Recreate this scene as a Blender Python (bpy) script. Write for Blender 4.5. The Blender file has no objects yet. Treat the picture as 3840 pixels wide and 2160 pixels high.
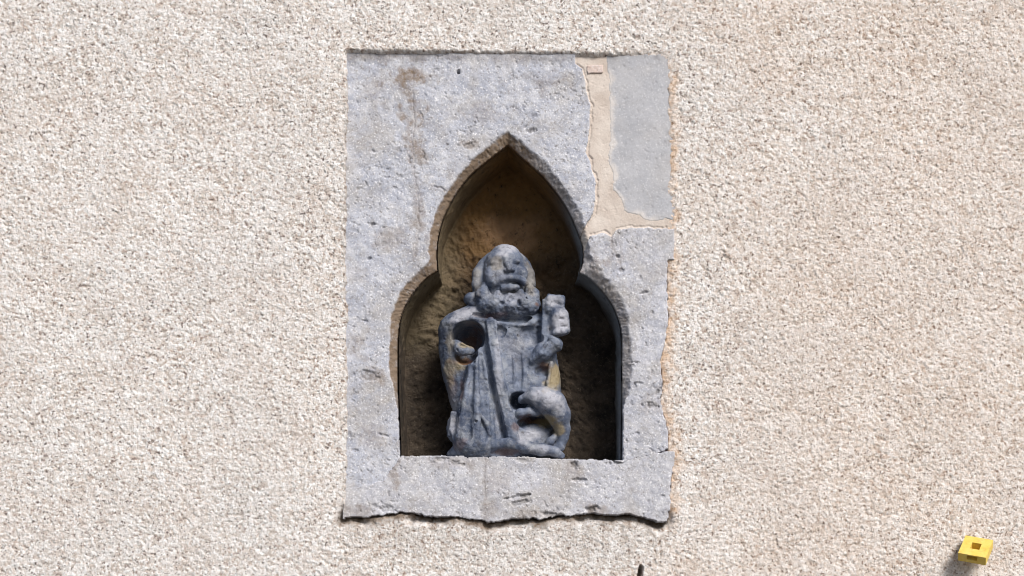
import bpy, math, random
import numpy as np
from mathutils import Vector

# ------------------------------------------------------------------ camera, sky, sun, exposure
S = 0.0005                 # metres per drawing unit (u right, v down, w into the wall)
Z0 = 2.16                  # height of v = 1080 above the ground
DIST = 2.70                # camera to wall face
HORIZON = 2200.0           # eye level in drawing units
scene = bpy.context.scene
cam_d = bpy.data.cameras.new('camera')
cam = bpy.data.objects.new('camera', cam_d)
scene.collection.objects.link(cam)
cam.location = (0.0, -DIST, Z0 + (1080 - HORIZON) * S)
cam.rotation_euler = (math.radians(90), 0, 0)
cam_d.sensor_width = 36.0
cam_d.lens = 36.0 * DIST / (3840 * S)
cam_d.shift_y = (HORIZON - 1080) / 3840.0
cam_d.clip_start = 0.05
cam_d.clip_end = 500
scene.camera = cam

SUN_EL, SUN_AZ = math.radians(40), math.radians(30)     # azimuth to the right of the wall's normal
world = bpy.data.worlds.new('World'); scene.world = world
world.use_nodes = True
wn = world.node_tree
for n in list(wn.nodes): wn.nodes.remove(n)
wo = wn.nodes.new('ShaderNodeOutputWorld'); wb = wn.nodes.new('ShaderNodeBackground')
sky = wn.nodes.new('ShaderNodeTexSky'); sky.sky_type = 'NISHITA'; sky.sun_disc = False
sky.sun_elevation = SUN_EL
sky.sun_rotation = math.radians(180) - SUN_AZ
sky.air_density = 1.0; sky.dust_density = 2.0
wb.inputs['Strength'].default_value = 0.07
wn.links.new(sky.outputs[0], wb.inputs['Color']); wn.links.new(wb.outputs[0], wo.inputs['Surface'])

sun_d = bpy.data.lights.new('sun', 'SUN'); sun_d.energy = 2.8; sun_d.angle = math.radians(22)
sun_d.color = (1.0, 0.95, 0.89)
sun = bpy.data.objects.new('sun', sun_d); scene.collection.objects.link(sun)
to_sun = Vector((math.sin(SUN_AZ) * math.cos(SUN_EL), -math.cos(SUN_AZ) * math.cos(SUN_EL), math.sin(SUN_EL)))
sun.rotation_euler = to_sun.to_track_quat('Z', 'Y').to_euler()
sun.location = (1, -4, 6)

vs = scene.view_settings
vs.view_transform = 'Standard'; vs.look = 'None'; vs.gamma = 1.0; vs.use_curve_mapping = False
vs.exposure = 0.55
scene.render.engine = 'CYCLES'
scene.cycles.pixel_filter_type = 'BLACKMAN_HARRIS'; scene.cycles.filter_width = 1.0

# ------------------------------------------------------------------ helpers
COL = scene.collection
rng = np.random.default_rng(7)

def W(u, v, w):
    return np.stack([(np.asarray(u) - 1920.0) * S, np.asarray(w) * S, Z0 + (1080.0 - np.asarray(v)) * S], -1)

def mesh_obj(name, co, quads, mat, parent=None, attrs=None, smooth=True):
    co = np.ascontiguousarray(co, dtype=np.float32); q = np.ascontiguousarray(quads, dtype=np.int32)
    me = bpy.data.meshes.new(name)
    me.vertices.add(len(co)); me.vertices.foreach_set('co', co.ravel())
    n = q.shape[1]
    me.loops.add(q.size); me.loops.foreach_set('vertex_index', q.ravel())
    me.polygons.add(len(q))
    me.polygons.foreach_set('loop_start', np.arange(0, q.size, n, dtype=np.int32))
    me.polygons.foreach_set('use_smooth', np.full(len(q), bool(smooth)))
    me.update(calc_edges=True)
    if attrs:
        for k, a in attrs.items():
            at = me.attributes.new(k, 'FLOAT', 'POINT')
            at.data.foreach_set('value', np.ascontiguousarray(a, dtype=np.float32).ravel())
    if mat: me.materials.append(mat)
    o = bpy.data.objects.new(name, me); COL.objects.link(o)
    if parent: o.parent = parent
    return o

def empty(name, label, cat, loc=(0, 0, 0)):
    o = bpy.data.objects.new(name, None); COL.objects.link(o)
    o.empty_display_size = 0.1
    o.location = loc; o['label'] = label; o['category'] = cat
    return o

def keep_parent(o, p):
    o.parent = p
    o.location = -Vector(p.location)

def smooth(a, b, x):
    t = np.clip((x - a) / (b - a), 0, 1); return t * t * (3 - 2 * t)

def vnoise2(u, v, cell, seed):
    r = np.random.default_rng(seed).random((256, 256), dtype=np.float32) * 2 - 1
    x = np.asarray(u) / cell + 91.7; y = np.asarray(v) / cell + 53.1
    xi = np.floor(x).astype(np.int64); yi = np.floor(y).astype(np.int64)
    fx = (x - xi); fy = (y - yi)
    fx = fx * fx * fx * (fx * (fx * 6 - 15) + 10); fy = fy * fy * fy * (fy * (fy * 6 - 15) + 10)
    x0 = xi & 255; x1 = (xi + 1) & 255; y0 = yi & 255; y1 = (yi + 1) & 255
    return ((r[x0, y0] * (1 - fx) + r[x1, y0] * fx) * (1 - fy) + (r[x0, y1] * (1 - fx) + r[x1, y1] * fx) * fy)

def fbm2(u, v, cell, seed, octs=4, gain=0.55):
    a = 1.0; s = 0; t = 0
    for i in range(octs):
        c, sn = math.cos(0.6 * i + 0.3), math.sin(0.6 * i + 0.3)
        s = s + a * vnoise2(u * c - v * sn, u * sn + v * c, cell / (2.03 ** i), seed + i * 17); t += a; a *= gain
    return s / t

def vnoise3(p, cell, seed):
    r = np.random.default_rng(seed).random((64, 64, 64), dtype=np.float32) * 2 - 1
    q = p / cell + 17.3
    i = np.floor(q).astype(np.int64); f = q - i; f = f * f * (3 - 2 * f)
    a = i & 63; b = (i + 1) & 63
    fx, fy, fz = f[..., 0], f[..., 1], f[..., 2]
    out = 0
    for dx, wx in ((a, 1 - fx), (b, fx)):
        for dy, wy in ((a, 1 - fy), (b, fy)):
            for dz, wz in ((a, 1 - fz), (b, fz)):
                out = out + r[dx[..., 0], dy[..., 1], dz[..., 2]] * wx * wy * wz
    return out

def fbm3(p, cell, seed, octs=3, gain=0.55):
    s = 0; a = 1; t = 0
    for i in range(octs):
        s = s + a * vnoise3(p + 31.7 * i, cell / 2 ** i, seed + i * 13); t += a; a *= gain
    return s / t

def worley(u, v, cell, seed, stretch=1.0):
    """distance to nearest and second nearest jittered point, and a random number of the nearest cell"""
    r = np.random.default_rng(seed)
    jx = r.random((256, 256), dtype=np.float32); jy = r.random((256, 256), dtype=np.float32); rid = r.random((256, 256), dtype=np.float32)
    x = np.asarray(u, np.float32) / (cell * stretch) + 40; y = np.asarray(v, np.float32) / cell + 40
    xi = np.floor(x).astype(np.int32); yi = np.floor(y).astype(np.int32)
    f1 = np.full(x.shape, 9, np.float32); f2 = f1.copy(); idn = np.zeros(x.shape, np.float32)
    for dx in (-1, 0, 1):
        for dy in (-1, 0, 1):
            a = (xi + dx) & 255; b = (yi + dy) & 255
            d = np.hypot(xi + dx + jx[a, b] - x, yi + dy + jy[a, b] - y)
            near = d < f1
            f2 = np.where(near, f1, np.minimum(f2, d))
            idn = np.where(near, rid[a, b], idn); f1 = np.where(near, d, f1)
    return f1, f2, idn

def poly_sd(u, v, poly):
    """signed distance to a closed polygon, positive inside"""
    P = np.asarray(poly, np.float32); Q = np.roll(P, -1, 0)
    d = np.full(u.shape, 1e9, np.float32); ins = np.zeros(u.shape, bool)
    for (ax, ay), (bx, by) in zip(P, Q):
        ex, ey = bx - ax, by - ay
        t = np.clip(((u - ax) * ex + (v - ay) * ey) / max(ex * ex + ey * ey, 1e-9), 0, 1)
        d = np.minimum(d, (u - ax - t * ex) ** 2 + (v - ay - t * ey) ** 2)
        if abs(ey) > 1e-9:
            c = ((ay > v) != (by > v)) & (u < ex * (v - ay) / ey + ax)
            ins ^= c
    d = np.sqrt(d)
    return np.where(ins, d, -d)

def line_d(u, v, pts):
    d = np.full(u.shape, 1e9, np.float32)
    for (ax, ay), (bx, by) in zip(pts[:-1], pts[1:]):
        ex, ey = bx - ax, by - ay
        t = np.clip(((u - ax) * ex + (v - ay) * ey) / max(ex * ex + ey * ey, 1e-9), 0, 1)
        d = np.minimum(d, np.hypot(u - ax - t * ex, v - ay - t * ey))
    return d

def grid_faces(mask):
    """quads of a grid where all four corners are kept; returns quads and a compact index"""
    idx = -np.ones(mask.shape, np.int64)
    f = mask[:-1, :-1] & mask[1:, :-1] & mask[:-1, 1:] & mask[1:, 1:]
    used = np.zeros(mask.shape, bool)
    used[:-1, :-1] |= f; used[1:, :-1] |= f; used[:-1, 1:] |= f; used[1:, 1:] |= f
    idx[used] = np.arange(used.sum())
    a, b, c, d = idx[:-1, :-1][f], idx[:-1, 1:][f], idx[1:, 1:][f], idx[1:, :-1][f]
    return np.stack([a, d, c, b], 1), used

# ------------------------------------------------------------------ node material helper
class NM:
    def __init__(self, name):
        self.m = bpy.data.materials.new(name); self.m.use_nodes = True
        self.t = self.m.node_tree
        for n in list(self.t.nodes): self.t.nodes.remove(n)
        self.out = self.t.nodes.new('ShaderNodeOutputMaterial'); self.b = self.t.nodes.new('ShaderNodeBsdfPrincipled')
        self.t.links.new(self.b.outputs[0], self.out.inputs['Surface'])
        self.tc = self.t.nodes.new('ShaderNodeNewGeometry').outputs['Position']
    def put(self, sock, val):
        if isinstance(val, bpy.types.NodeSocket): self.t.links.new(val, sock)
        elif val is not None: sock.default_value = val
    def noise(self, scale, detail=4, rough=0.55, dist=0.0, off=None):
        n = self.t.nodes.new('ShaderNodeTexNoise'); vec = self.tc
        if off:
            mp = self.t.nodes.new('ShaderNodeMapping'); mp.inputs['Location'].default_value = off
            if len(off) > 3: pass
            self.t.links.new(self.tc, mp.inputs['Vector']); vec = mp.outputs[0]
        self.t.links.new(vec, n.inputs['Vector'])
        n.inputs['Scale'].default_value = scale; n.inputs['Detail'].default_value = detail
        n.inputs['Roughness'].default_value = rough; n.inputs['Distortion'].default_value = dist
        return n.outputs['Fac']
    def voronoi(self, scale, out='Distance', feature='F1'):
        n = self.t.nodes.new('ShaderNodeTexVoronoi'); n.feature = feature
        self.t.links.new(self.tc, n.inputs['Vector']); n.inputs['Scale'].default_value = scale
        return n.outputs[out]
    def attr(self, name):
        n = self.t.nodes.new('ShaderNodeAttribute'); n.attribute_name = name; return n.outputs['Fac']
    def ramp(self, fac, stops, mode='LINEAR'):
        n = self.t.nodes.new('ShaderNodeValToRGB'); self.put(n.inputs[0], fac)
        n.color_ramp.interpolation = mode
        el = n.color_ramp.elements
        while len(el) < len(stops): el.new(0.5)
        for e, (p, c) in zip(el, stops):
            e.position = p; e.color = (c, c, c, 1) if isinstance(c, (int, float)) else (*c, 1)
        return n.outputs[0]
    def mix(self, fac, a, b, mode='MIX'):
        n = self.t.nodes.new('ShaderNodeMix'); n.data_type = 'RGBA'; n.blend_type = mode
        self.put(n.inputs[0], fac)
        for s, v in ((n.inputs[6], a), (n.inputs[7], b)):
            if isinstance(v, tuple): s.default_value = (*v, 1)
            else: self.put(s, v)
        return n.outputs[2]
    def math(self, op, a, b=None, clamp=False):
        n = self.t.nodes.new('ShaderNodeMath'); n.operation = op; n.use_clamp = clamp
        self.put(n.inputs[0], a); self.put(n.inputs[1], b); return n.outputs[0]
    def bump(self, h, strength, dist, prev=None):
        n = self.t.nodes.new('ShaderNodeBump'); n.inputs['Strength'].default_value = strength
        n.inputs['Distance'].default_value = dist; self.put(n.inputs['Height'], h)
        if prev: self.t.links.new(prev, n.inputs['Normal'])
        return n.outputs[0]
    def done(self, color, rough, normal=None, spec=0.3):
        self.put(self.b.inputs['Base Color'], color); self.put(self.b.inputs['Roughness'], rough)
        self.b.inputs['Specular IOR Level'].default_value = spec
        if normal: self.t.links.new(normal, self.b.inputs['Normal'])
        return self.m

def mat_roughcast():
    k = NM('roughcast')
    tone = k.attr('tone'); warm = k.attr('warm'); dirt_shade = k.attr('dirt_shade')
    base = k.ramp(tone, [(0.0, (0.12, 0.10, 0.10)), (0.05, (0.27, 0.21, 0.18)), (0.13, (0.47, 0.355, 0.30)), (0.24, (0.57, 0.48, 0.42)),
                         (0.5, (0.70, 0.637, 0.59)), (0.75, (0.83, 0.792, 0.768)), (1.0, (0.95, 0.94, 0.94))])
    big = k.noise(5.0, 3)
    c = k.mix(k.ramp(big, [(0.38, 0.0), (0.7, 0.5)]), base, k.mix(0.6, base, (0.68, 0.66, 0.65)))
    c = k.mix(k.ramp(k.noise(2.2, 3, off=(1, 5, 2)), [(0.45, 0.0), (0.65, 0.35)]), c, k.mix(0.55, c, (0.66, 0.66, 0.67)))
    pk = k.noise(9.0, 2, off=(3, 1, 2))
    c = k.mix(k.ramp(pk, [(0.45, 0.0), (0.75, 0.18)]), c, (0.66, 0.54, 0.47))
    fine = k.noise(420.0, 3, 0.7)
    c = k.mix(0.7, c, k.ramp(fine, [(0.30, 0.25), (0.46, 1.0), (0.8, 1.0)]), 'MULTIPLY')
    c = k.mix(k.ramp(k.noise(150.0, 3, 0.6, off=(7, 3, 1)), [(0.57, 0.0), (0.66, 0.5)]), c, (0.56, 0.44, 0.37))
    c = k.mix(k.ramp(k.noise(185.0, 2, 0.6, off=(2, 6, 9)), [(0.32, 1.0), (0.40, 0.0)]), c, (0.15, 0.12, 0.11))
    c = k.mix(k.ramp(k.noise(200.0, 2, 0.6, off=(8, 2, 5)), [(0.56, 0.0), (0.64, 0.75)]), c, (0.95, 0.945, 0.95))
    c = k.mix(k.math('MULTIPLY', warm, 0.6), c, (0.72, 0.46, 0.26))
    c = k.mix(k.math('MULTIPLY', dirt_shade, 0.85), c, (0.10, 0.065, 0.035))
    nb = k.bump(k.noise(360.0, 4, 0.75), 1.0, 0.003)
    return k.done(c, 0.92, nb, 0.15)

def mat_stone(name, a, b, spots=1.0, grit=0.0016):
    k = NM(name)
    st = k.attr('stain'); dk = k.attr('mark'); sm = k.attr('smear')
    c = k.mix(k.ramp(k.noise(14.0, 5, 0.6), [(0.3, 0.0), (0.7, 1.0)]), a, b)
    c = k.mix(k.ramp(k.noise(60.0, 4, 0.65), [(0.42, 0.0), (0.68, 0.6 * max(spots, 0.3))]), c, (0.64, 0.64, 0.66))
    c = k.mix(k.ramp(k.noise(33.0, 5, 0.7, off=(9, 2, 4)), [(0.30, 0.7 * spots), (0.46, 0.0)]), c, (0.30, 0.29, 0.30))
    c = k.mix(k.math('MULTIPLY', sm, 0.85), c, (0.66, 0.62, 0.59))
    sp = k.ramp(k.noise(230.0, 3, 0.75), [(0.33, 0.75 * spots), (0.43, 0.0)])
    c = k.mix(sp, c, (0.20, 0.18, 0.17))
    c = k.mix(k.ramp(k.noise(9.0, 7, 0.68, 0.6, off=(6, 3, 8)), [(0.48, 0.0), (0.66, 0.6 * spots)]), c, (0.36, 0.33, 0.30))
    lt = k.ramp(k.noise(300.0, 2, 0.6, off=(5, 2, 1)), [(0.58, 0.0), (0.68, 0.75 * min(1, spots + 0.1))])
    c = k.mix(lt, c, (0.78, 0.78, 0.80))
    c = k.mix(k.math('MULTIPLY', st, k.ramp(k.noise(120.0, 4, 0.7, off=(2, 9, 4)), [(0.36, 1.0), (0.64, 0.6)])), c, (0.20, 0.15, 0.11))
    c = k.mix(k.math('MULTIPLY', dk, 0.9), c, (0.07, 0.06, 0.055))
    h = k.math('ADD', k.noise(210.0, 5, 0.7), k.math('MULTIPLY', k.noise(45.0, 3), 1.2))
    return k.done(c, 0.85, k.bump(h, 0.7, grit), 0.25)

def mat_mortar():
    k = NM('mortar')
    c = k.mix(k.ramp(k.noise(25.0, 4), [(0.35, 0.0), (0.7, 1.0)]), (0.64, 0.58, 0.53), (0.50, 0.43, 0.38))
    c = k.mix(k.ramp(k.noise(220.0, 3, 0.7), [(0.28, 0.5), (0.42, 0.0)]), c, (0.3, 0.25, 0.22))
    return k.done(c, 0.92, k.bump(k.noise(240.0, 4, 0.7), 0.6, 0.0012), 0.15)

def mat_recess():
    k = NM('weathered_recess')
    warm = k.attr('warm'); cool = k.attr('cool'); lip = k.attr('lip')
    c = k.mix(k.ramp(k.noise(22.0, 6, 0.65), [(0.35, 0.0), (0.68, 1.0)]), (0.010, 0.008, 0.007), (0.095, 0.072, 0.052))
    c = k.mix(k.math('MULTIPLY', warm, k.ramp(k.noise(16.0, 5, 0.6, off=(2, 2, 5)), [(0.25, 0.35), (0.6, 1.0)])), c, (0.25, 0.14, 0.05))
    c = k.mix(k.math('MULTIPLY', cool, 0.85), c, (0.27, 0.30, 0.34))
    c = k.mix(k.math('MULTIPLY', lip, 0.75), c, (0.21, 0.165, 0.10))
    c = k.mix(k.math('MULTIPLY', k.attr('lit_beige'), 0.9), c, (0.36, 0.22, 0.12))
    c = k.mix(k.ramp(k.noise(150.0, 4, 0.75), [(0.56, 0.0), (0.74, 0.5)]), c, (0.24, 0.195, 0.15))
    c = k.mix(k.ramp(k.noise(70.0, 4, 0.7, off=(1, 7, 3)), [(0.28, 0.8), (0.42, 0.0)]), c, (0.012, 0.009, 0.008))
    h = k.math('ADD', k.noise(130.0, 5, 0.72), k.math('MULTIPLY', k.noise(30.0, 4, dist=1.0), 1.5))
    return k.done(c, 0.8, k.bump(h, 1.0, 0.006), 0.3)

def mat_statue():
    k = NM('statue_stone')
    st = k.attr('stain'); pale = k.attr('pale'); rust_shade = k.attr('rust_shade')
    c = k.mix(k.ramp(k.noise(13.0, 6, 0.62, 0.4), [(0.38, 0.0), (0.62, 1.0)]), (0.03, 0.045, 0.085), (0.155, 0.185, 0.255))
    c = k.mix(k.ramp(k.noise(38.0, 5, 0.65, off=(4, 1, 1)), [(0.47, 0.0), (0.70, 0.65)]), c, (0.30, 0.315, 0.34))
    c = k.mix(k.math('MULTIPLY', pale, 0.7), c, (0.50, 0.50, 0.55))
    c = k.mix(k.ramp(k.noise(75.0, 4, 0.7, off=(1, 7, 3)), [(0.28, 0.75), (0.43, 0.0)]), c, (0.07, 0.065, 0.075))
    c = k.mix(k.math('MULTIPLY', st, 0.85), c, (0.30, 0.235, 0.12))
    c = k.mix(k.math('MULTIPLY', rust_shade, 0.9), c, (0.11, 0.042, 0.016))
    c = k.mix(k.ramp(k.noise(260.0, 3, 0.6), [(0.60, 0.0), (0.80, 0.4)]), c, (0.55, 0.55, 0.56))
    h = k.math('ADD', k.noise(190.0, 5, 0.7), k.math('MULTIPLY', k.noise(50.0, 4), 1.6))
    return k.done(c, 0.62, k.bump(h, 0.65, 0.0022), 0.45)

def mat_plain(name, a, b, scale):
    k = NM(name)
    c = k.mix(k.ramp(k.noise(scale, 6, 0.6), [(0.3, 0.0), (0.7, 1.0)]), a, b)
    return k.done(c, 0.9, k.bump(k.noise(scale * 6, 5), 0.5, 0.01), 0.2)

M_WALL = mat_roughcast()
M_STONE = mat_stone('carved_limestone', (0.33, 0.35, 0.42), (0.47, 0.49, 0.56))
M_JAMB = mat_stone('jamb_limestone', (0.34, 0.355, 0.415), (0.48, 0.49, 0.55))
M_SILL = mat_stone('sill_limestone', (0.33, 0.34, 0.39), (0.47, 0.475, 0.525))
M_SLAB = mat_stone('smooth_slate_grey', (0.36, 0.37, 0.405), (0.44, 0.445, 0.475), 0.35, 0.0005)
M_BRICK = mat_stone('pink_brick', (0.54, 0.42, 0.37), (0.60, 0.48, 0.43), 0.5)
M_MORTAR = mat_mortar(); M_RECESS = mat_recess(); M_STATUE = mat_statue()

# ------------------------------------------------------------------ outlines, in drawing units
OUT_L = [(1302, 196), (1300, 500), (1297, 900), (1300, 1200), (1303, 1500), (1301, 1800), (1292, 1944)]
OUT_B = [(1336, 1940), (1418, 1935), (1504, 1922), (1555, 1925), (1616, 1937), (1698, 1935), (1759, 1947), (1810, 1950),
         (1825, 1963), (1860, 1955), (1911, 1947), (1972, 1942), (2023, 1947), (2084, 1935), (2135, 1935), (2216, 1922),
         (2298, 1930), (2359, 1927), (2415, 1940), (2471, 1958)]
OUT_R = [(2500, 1955), (2511, 1904), (2516, 1803), (2521, 1726), (2506, 1680), (2505, 1621), (2494, 1568), (2480, 1507),
         (2486, 1431), (2477, 1355), (2496, 1279), (2505, 1203), (2504, 1090), (2502, 976), (2499, 900), (2509, 826),
         (2509, 600), (2507, 400), (2503, 222)]
OUT_T = [(2480, 212), (2300, 212), (2100, 206), (1800, 204), (1500, 198)]
OUTLINE = OUT_L + OUT_B + OUT_R + OUT_T

def chaikin(pts, keep=(), n=2):
    """round a closed outline except at the corners listed in keep"""
    pts = [tuple(map(float, p)) for p in pts]; keep = {tuple(map(float, p)) for p in keep}
    for _ in range(n):
        out = []
        N = len(pts)
        for i, p in enumerate(pts):
            if p in keep: out.append(p); continue
            a, b = pts[i - 1], pts[(i + 1) % N]
            out.append((p[0] * .75 + a[0] * .25, p[1] * .75 + a[1] * .25))
            out.append((p[0] * .75 + b[0] * .25, p[1] * .75 + b[1] * .25))
        pts = out
    return pts

INNER_C = [(1906, 531), (1641, 1008), (2172, 1015), (1500, 1722), (2333, 1722)]
INNER = chaikin([(1906, 531), (1845, 579), (1780, 629), (1734, 680), (1694, 740), (1664, 801), (1648, 851), (1639, 900), (1636, 955),
                 (1641, 1008), (1596, 1034), (1556, 1080), (1527, 1121), (1506, 1164), (1494, 1212), (1489, 1279), (1489, 1431), (1493, 1545), (1500, 1722),
                 (2333, 1722), (2335, 1507), (2335, 1280), (2330, 1218), (2318, 1183), (2300, 1138), (2274, 1101), (2241, 1061), (2204, 1028),
                 (2172, 1015), (2189, 975), (2189, 915), (2174, 876), (2148, 811), (2118, 755), (2078, 700), (2027, 639), (1977, 599)], INNER_C)
OUTER_C = [(1906, 489), (1605, 968), (2232, 985), (1499, 1722), (2334, 1722)]
OUTER = chaikin([(1906, 489), (1856, 518), (1780, 574), (1724, 639), (1669, 713), (1640, 766), (1618, 811), (1606, 880), (1603, 925),
                 (1605, 968), (1576, 1002), (1536, 1042), (1507, 1077), (1481, 1120), (1467, 1155), (1459, 1205), (1455, 1286), (1457, 1400), (1472, 1470), (1490, 1520), (1499, 1722),
                 (2334, 1722), (2338, 1520), (2362, 1460), (2372, 1380), (2368, 1260), (2360, 1190), (2346, 1155), (2330, 1113), (2304, 1073), (2269, 1033), (2250, 1004),
                 (2232, 985), (2214, 940), (2203, 880), (2189, 842), (2168, 776), (2133, 715), (2088, 650), (2037, 589), (1977, 539)], OUTER_C)

def plane_w(u, v):
    """depth of the dressed stone face behind the roughcast face"""
    return 9 + 5 * smooth(1500, 300, v) + 5 * smooth(2000, 1350, u) - 7 * smooth(1700, 1930, v) - 11 * smooth(2250, 2480, u)

# ------------------------------------------------------------------ ground
def flat_box(name, x0, x1, y0, y1, z0, z1, mat, parent=None):
    co = [(x, y, z) for x in (x0, x1) for y in (y0, y1) for z in (z0, z1)]
    q = [(0, 1, 3, 2), (4, 6, 7, 5), (0, 4, 5, 1), (2, 3, 7, 6), (0, 2, 6, 4), (1, 5, 7, 3)]
    return mesh_obj(name, co, q, mat, parent, smooth=False)
M_GROUND = mat_plain('gravel_ground', (0.07, 0.065, 0.06), (0.13, 0.12, 0.11), 8.0)
g = mesh_obj('ground', [(-200, -200, 0), (200, -200, 0), (200, 200, 0), (-200, 200, 0)], [(0, 1, 2, 3)], M_GROUND, smooth=False)
g['kind'] = 'structure'

# ------------------------------------------------------------------ roughcast wall
U0, U1, V0, V1 = -260.0, 4100.0, -190.0, 2350.0
wall = empty('building_wall', 'pale speckled roughcast rendered wall surrounding the stone niche', 'wall', (0, 0, 0))

def wall_panel(u0, u1, v0, v1, st, skip=None, back=0.0):
    uu = np.arange(u0, u1 + 0.1, st, dtype=np.float32); vv = np.arange(v0, v1 + 0.1, st, dtype=np.float32)
    v, u = np.meshgrid(vv, uu, indexing='ij')
    du = fbm2(u, v, 26, 3, 2) * 9; dv = fbm2(u, v, 26, 5, 2) * 9
    f1, f2, gid = worley(u + du, v + dv, 9.0, 11, 1.25)
    g1, g2, gid2 = worley(u - dv, v + du, 17.0, 12, 1.3)
    lump = fbm2(u, v, 60, 21, 4)
    big = fbm2(u, v, 420, 31, 3)
    edge = np.clip(f2 - f1, 0, 1)
    h = 2.2 * np.sqrt(np.clip(1 - (f1 / 0.8) ** 2, 0, 1)) * (0.25 + 1.0 * gid)          # grains
    h += 1.0 * np.clip(1 - g1 / 0.7, 0, 1) * (gid2 > 0.5)
    h += 1.4 * lump + 5.0 * big + 1.7 * fbm2(u, v, 8, 41, 2)
    pit = smooth(0.20, 0.5, fbm2(u, v * 1.5, 15, 61, 3))
    h -= 6.0 * pit * (1 - smooth(0.0, 0.4, edge))
    h -= 4
    # distance outside the dressed stone, with a ragged edge
    sd = -poly_sd(u, v, OUTLINE)
    top = smooth(330, 240, v)
    sd = sd + (fbm2(u, v, 22, 71, 3) * 8 + fbm2(u, v, 90, 72, 2) * 4) * (1 - 0.6 * top) + 2
    right = smooth(2300, 2480, u); bot = smooth(1880, 1935, v) * (1 - smooth(2480, 2540, u)); left = 1 - smooth(1300, 1420, u)
    w = -h
    soft = 9 + 26 * right + 4 * bot + 18 * top
    w = w + (30 - 22 * right) * (1 - smooth(-3, 1, (sd - soft * 0.5) / soft * 4)) 
    w = w + bot * 46 * (0.3 + 0.7 * smooth(-0.25, 0.25, fbm2(u, v, 150, 79, 3))) * (1 - smooth(8, 44, sd + fbm2(u, v, 60, 77, 2) * 14))
    w = np.where(sd < 0, np.maximum(w, 45), w)
    # slot-shaped hole near the lower edge and a small nick to the right of the niche
    hole = line_d(u, v, [(2405, 2128), (2402, 2150), (2399, 2185), (2404, 2230)])
    hole_m = 1 - smooth(5, 10, hole + fbm2(u, v, 14, 78, 2) * 3)
    w = w + hole_m * 70
    nick = np.minimum(line_d(u, v, [(2714, 938), (2713, 944)]), line_d(u, v, [(2714, 953), (2718, 960)]))
    w = w + (1 - smooth(1, 4, nick)) * 9
    ok = sd > -22
    if skip: ok &= ~((u > skip[0]) & (u < skip[1]) & (v > skip[2]) & (v < skip[3]))
    w = w + back
    tone = np.clip(0.36 + 0.62 * gid + 0.16 * (gid2 - 0.5) + 0.08 * lump + 0.08 * fbm2(u, v, 170, 51, 3), 0.16, 1)
    dark = (gid < 0.07 + 0.08 * fbm2(u, v, 90, 55, 3)) & (f1 < 0.40)
    tone = np.where(dark, 0.03, tone)
    tone = np.where((gid2 > 0.03) & (gid2 < 0.075), np.minimum(tone, 0.14 + 0.5 * f1), tone)
    warm = right * (1 - smooth(8, 62, sd + fbm2(u, v, 40, 81, 3) * 24)) * smooth(150, 330, v) * (1 - smooth(1900, 2010, v)) * (0.5 + 0.5 * smooth(-.3, .3, fbm2(u, v, 30, 83, 3)))
    warm = np.maximum(warm, 0.35 * (1 - smooth(0, 30, sd)) * bot)
    warm = np.maximum(warm, 0.24 * smooth(1900, 3300, u + fbm2(u, v, 500, 84, 3) * 900))
    dirt_shade = bot * (1 - smooth(8, 52, sd + fbm2(u, v, 34, 87, 3) * 24)) * 0.95  # brown dirt under the sill, deepened with painted shadow
    dirt_shade = np.maximum(dirt_shade, left * (1 - smooth(0, 12, sd + fbm2(u, v, 14, 88, 2) * 8)) * 0.5)
    dirt_shade = np.maximum(dirt_shade, (1 - smooth(8, 16, np.abs(hole) + np.maximum(u - 2400, 0) * 1.5)) * (v > 2130) * 0.7)
    dirt_shade = np.maximum(dirt_shade, 0.24 * smooth(1930, 1960, v) * smooth(2160, 1990, v + fbm2(u, v * 0.3, 50, 89, 3) * 90) * smooth(1280, 1340, u) * smooth(2540, 2480, u) * (0.7 + fbm2(u, v * 0.25, 26, 90, 3)))
    q, used = grid_faces(ok)
    co = W(u, v, w)[used]
    mesh_obj('roughcast', co, q, M_WALL, wall, dict(tone=tone[used], warm=warm[used], dirt_shade=dirt_shade[used]))

def build_wall():
    wall_panel(U0, U1, V0, V1, 3.7)
    E = (-2700.0, 6500.0, -1700.0, 3500.0)                # the coat carries on around the part in view
    wall_panel(*E, 13.5, (U0 + 14, U1 - 14, V0 + 14, V1 - 14), 2.0)
    xl, xr = (E[0] + 20 - 1920) * S, (E[1] - 20 - 1920) * S; zt, zb = Z0 + (1080 - E[2] - 20) * S, Z0 + (1080 - E[3] + 20) * S
    for n, b in (('wall_body', (-7, xl, 0.0, 0.5, 0, 6)), ('wall_body', (xr, 7, 0.0, 0.5, 0, 6)),
                 ('wall_body', (xl, xr, 0.0, 0.5, 0, zb)), ('wall_body', (xl, xr, 0.0, 0.5, zt, 6)), ('wall_body', (xl, xr, 0.24, 0.5, zb, zt))):
        o = flat_box(n, *b, M_WALL, wall)
        a = o.data.attributes.new('tone', 'FLOAT', 'POINT'); a.data.foreach_set('value', [0.6] * 8)
build_wall()

# ------------------------------------------------------------------ stone niche
NB = (0.0, 0.0, float(W(1910, 1950, 0)[2]))
niche = empty('stone_niche', 'grey limestone surround with a pointed trefoil niche carved into it', 'niche', NB)

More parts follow.
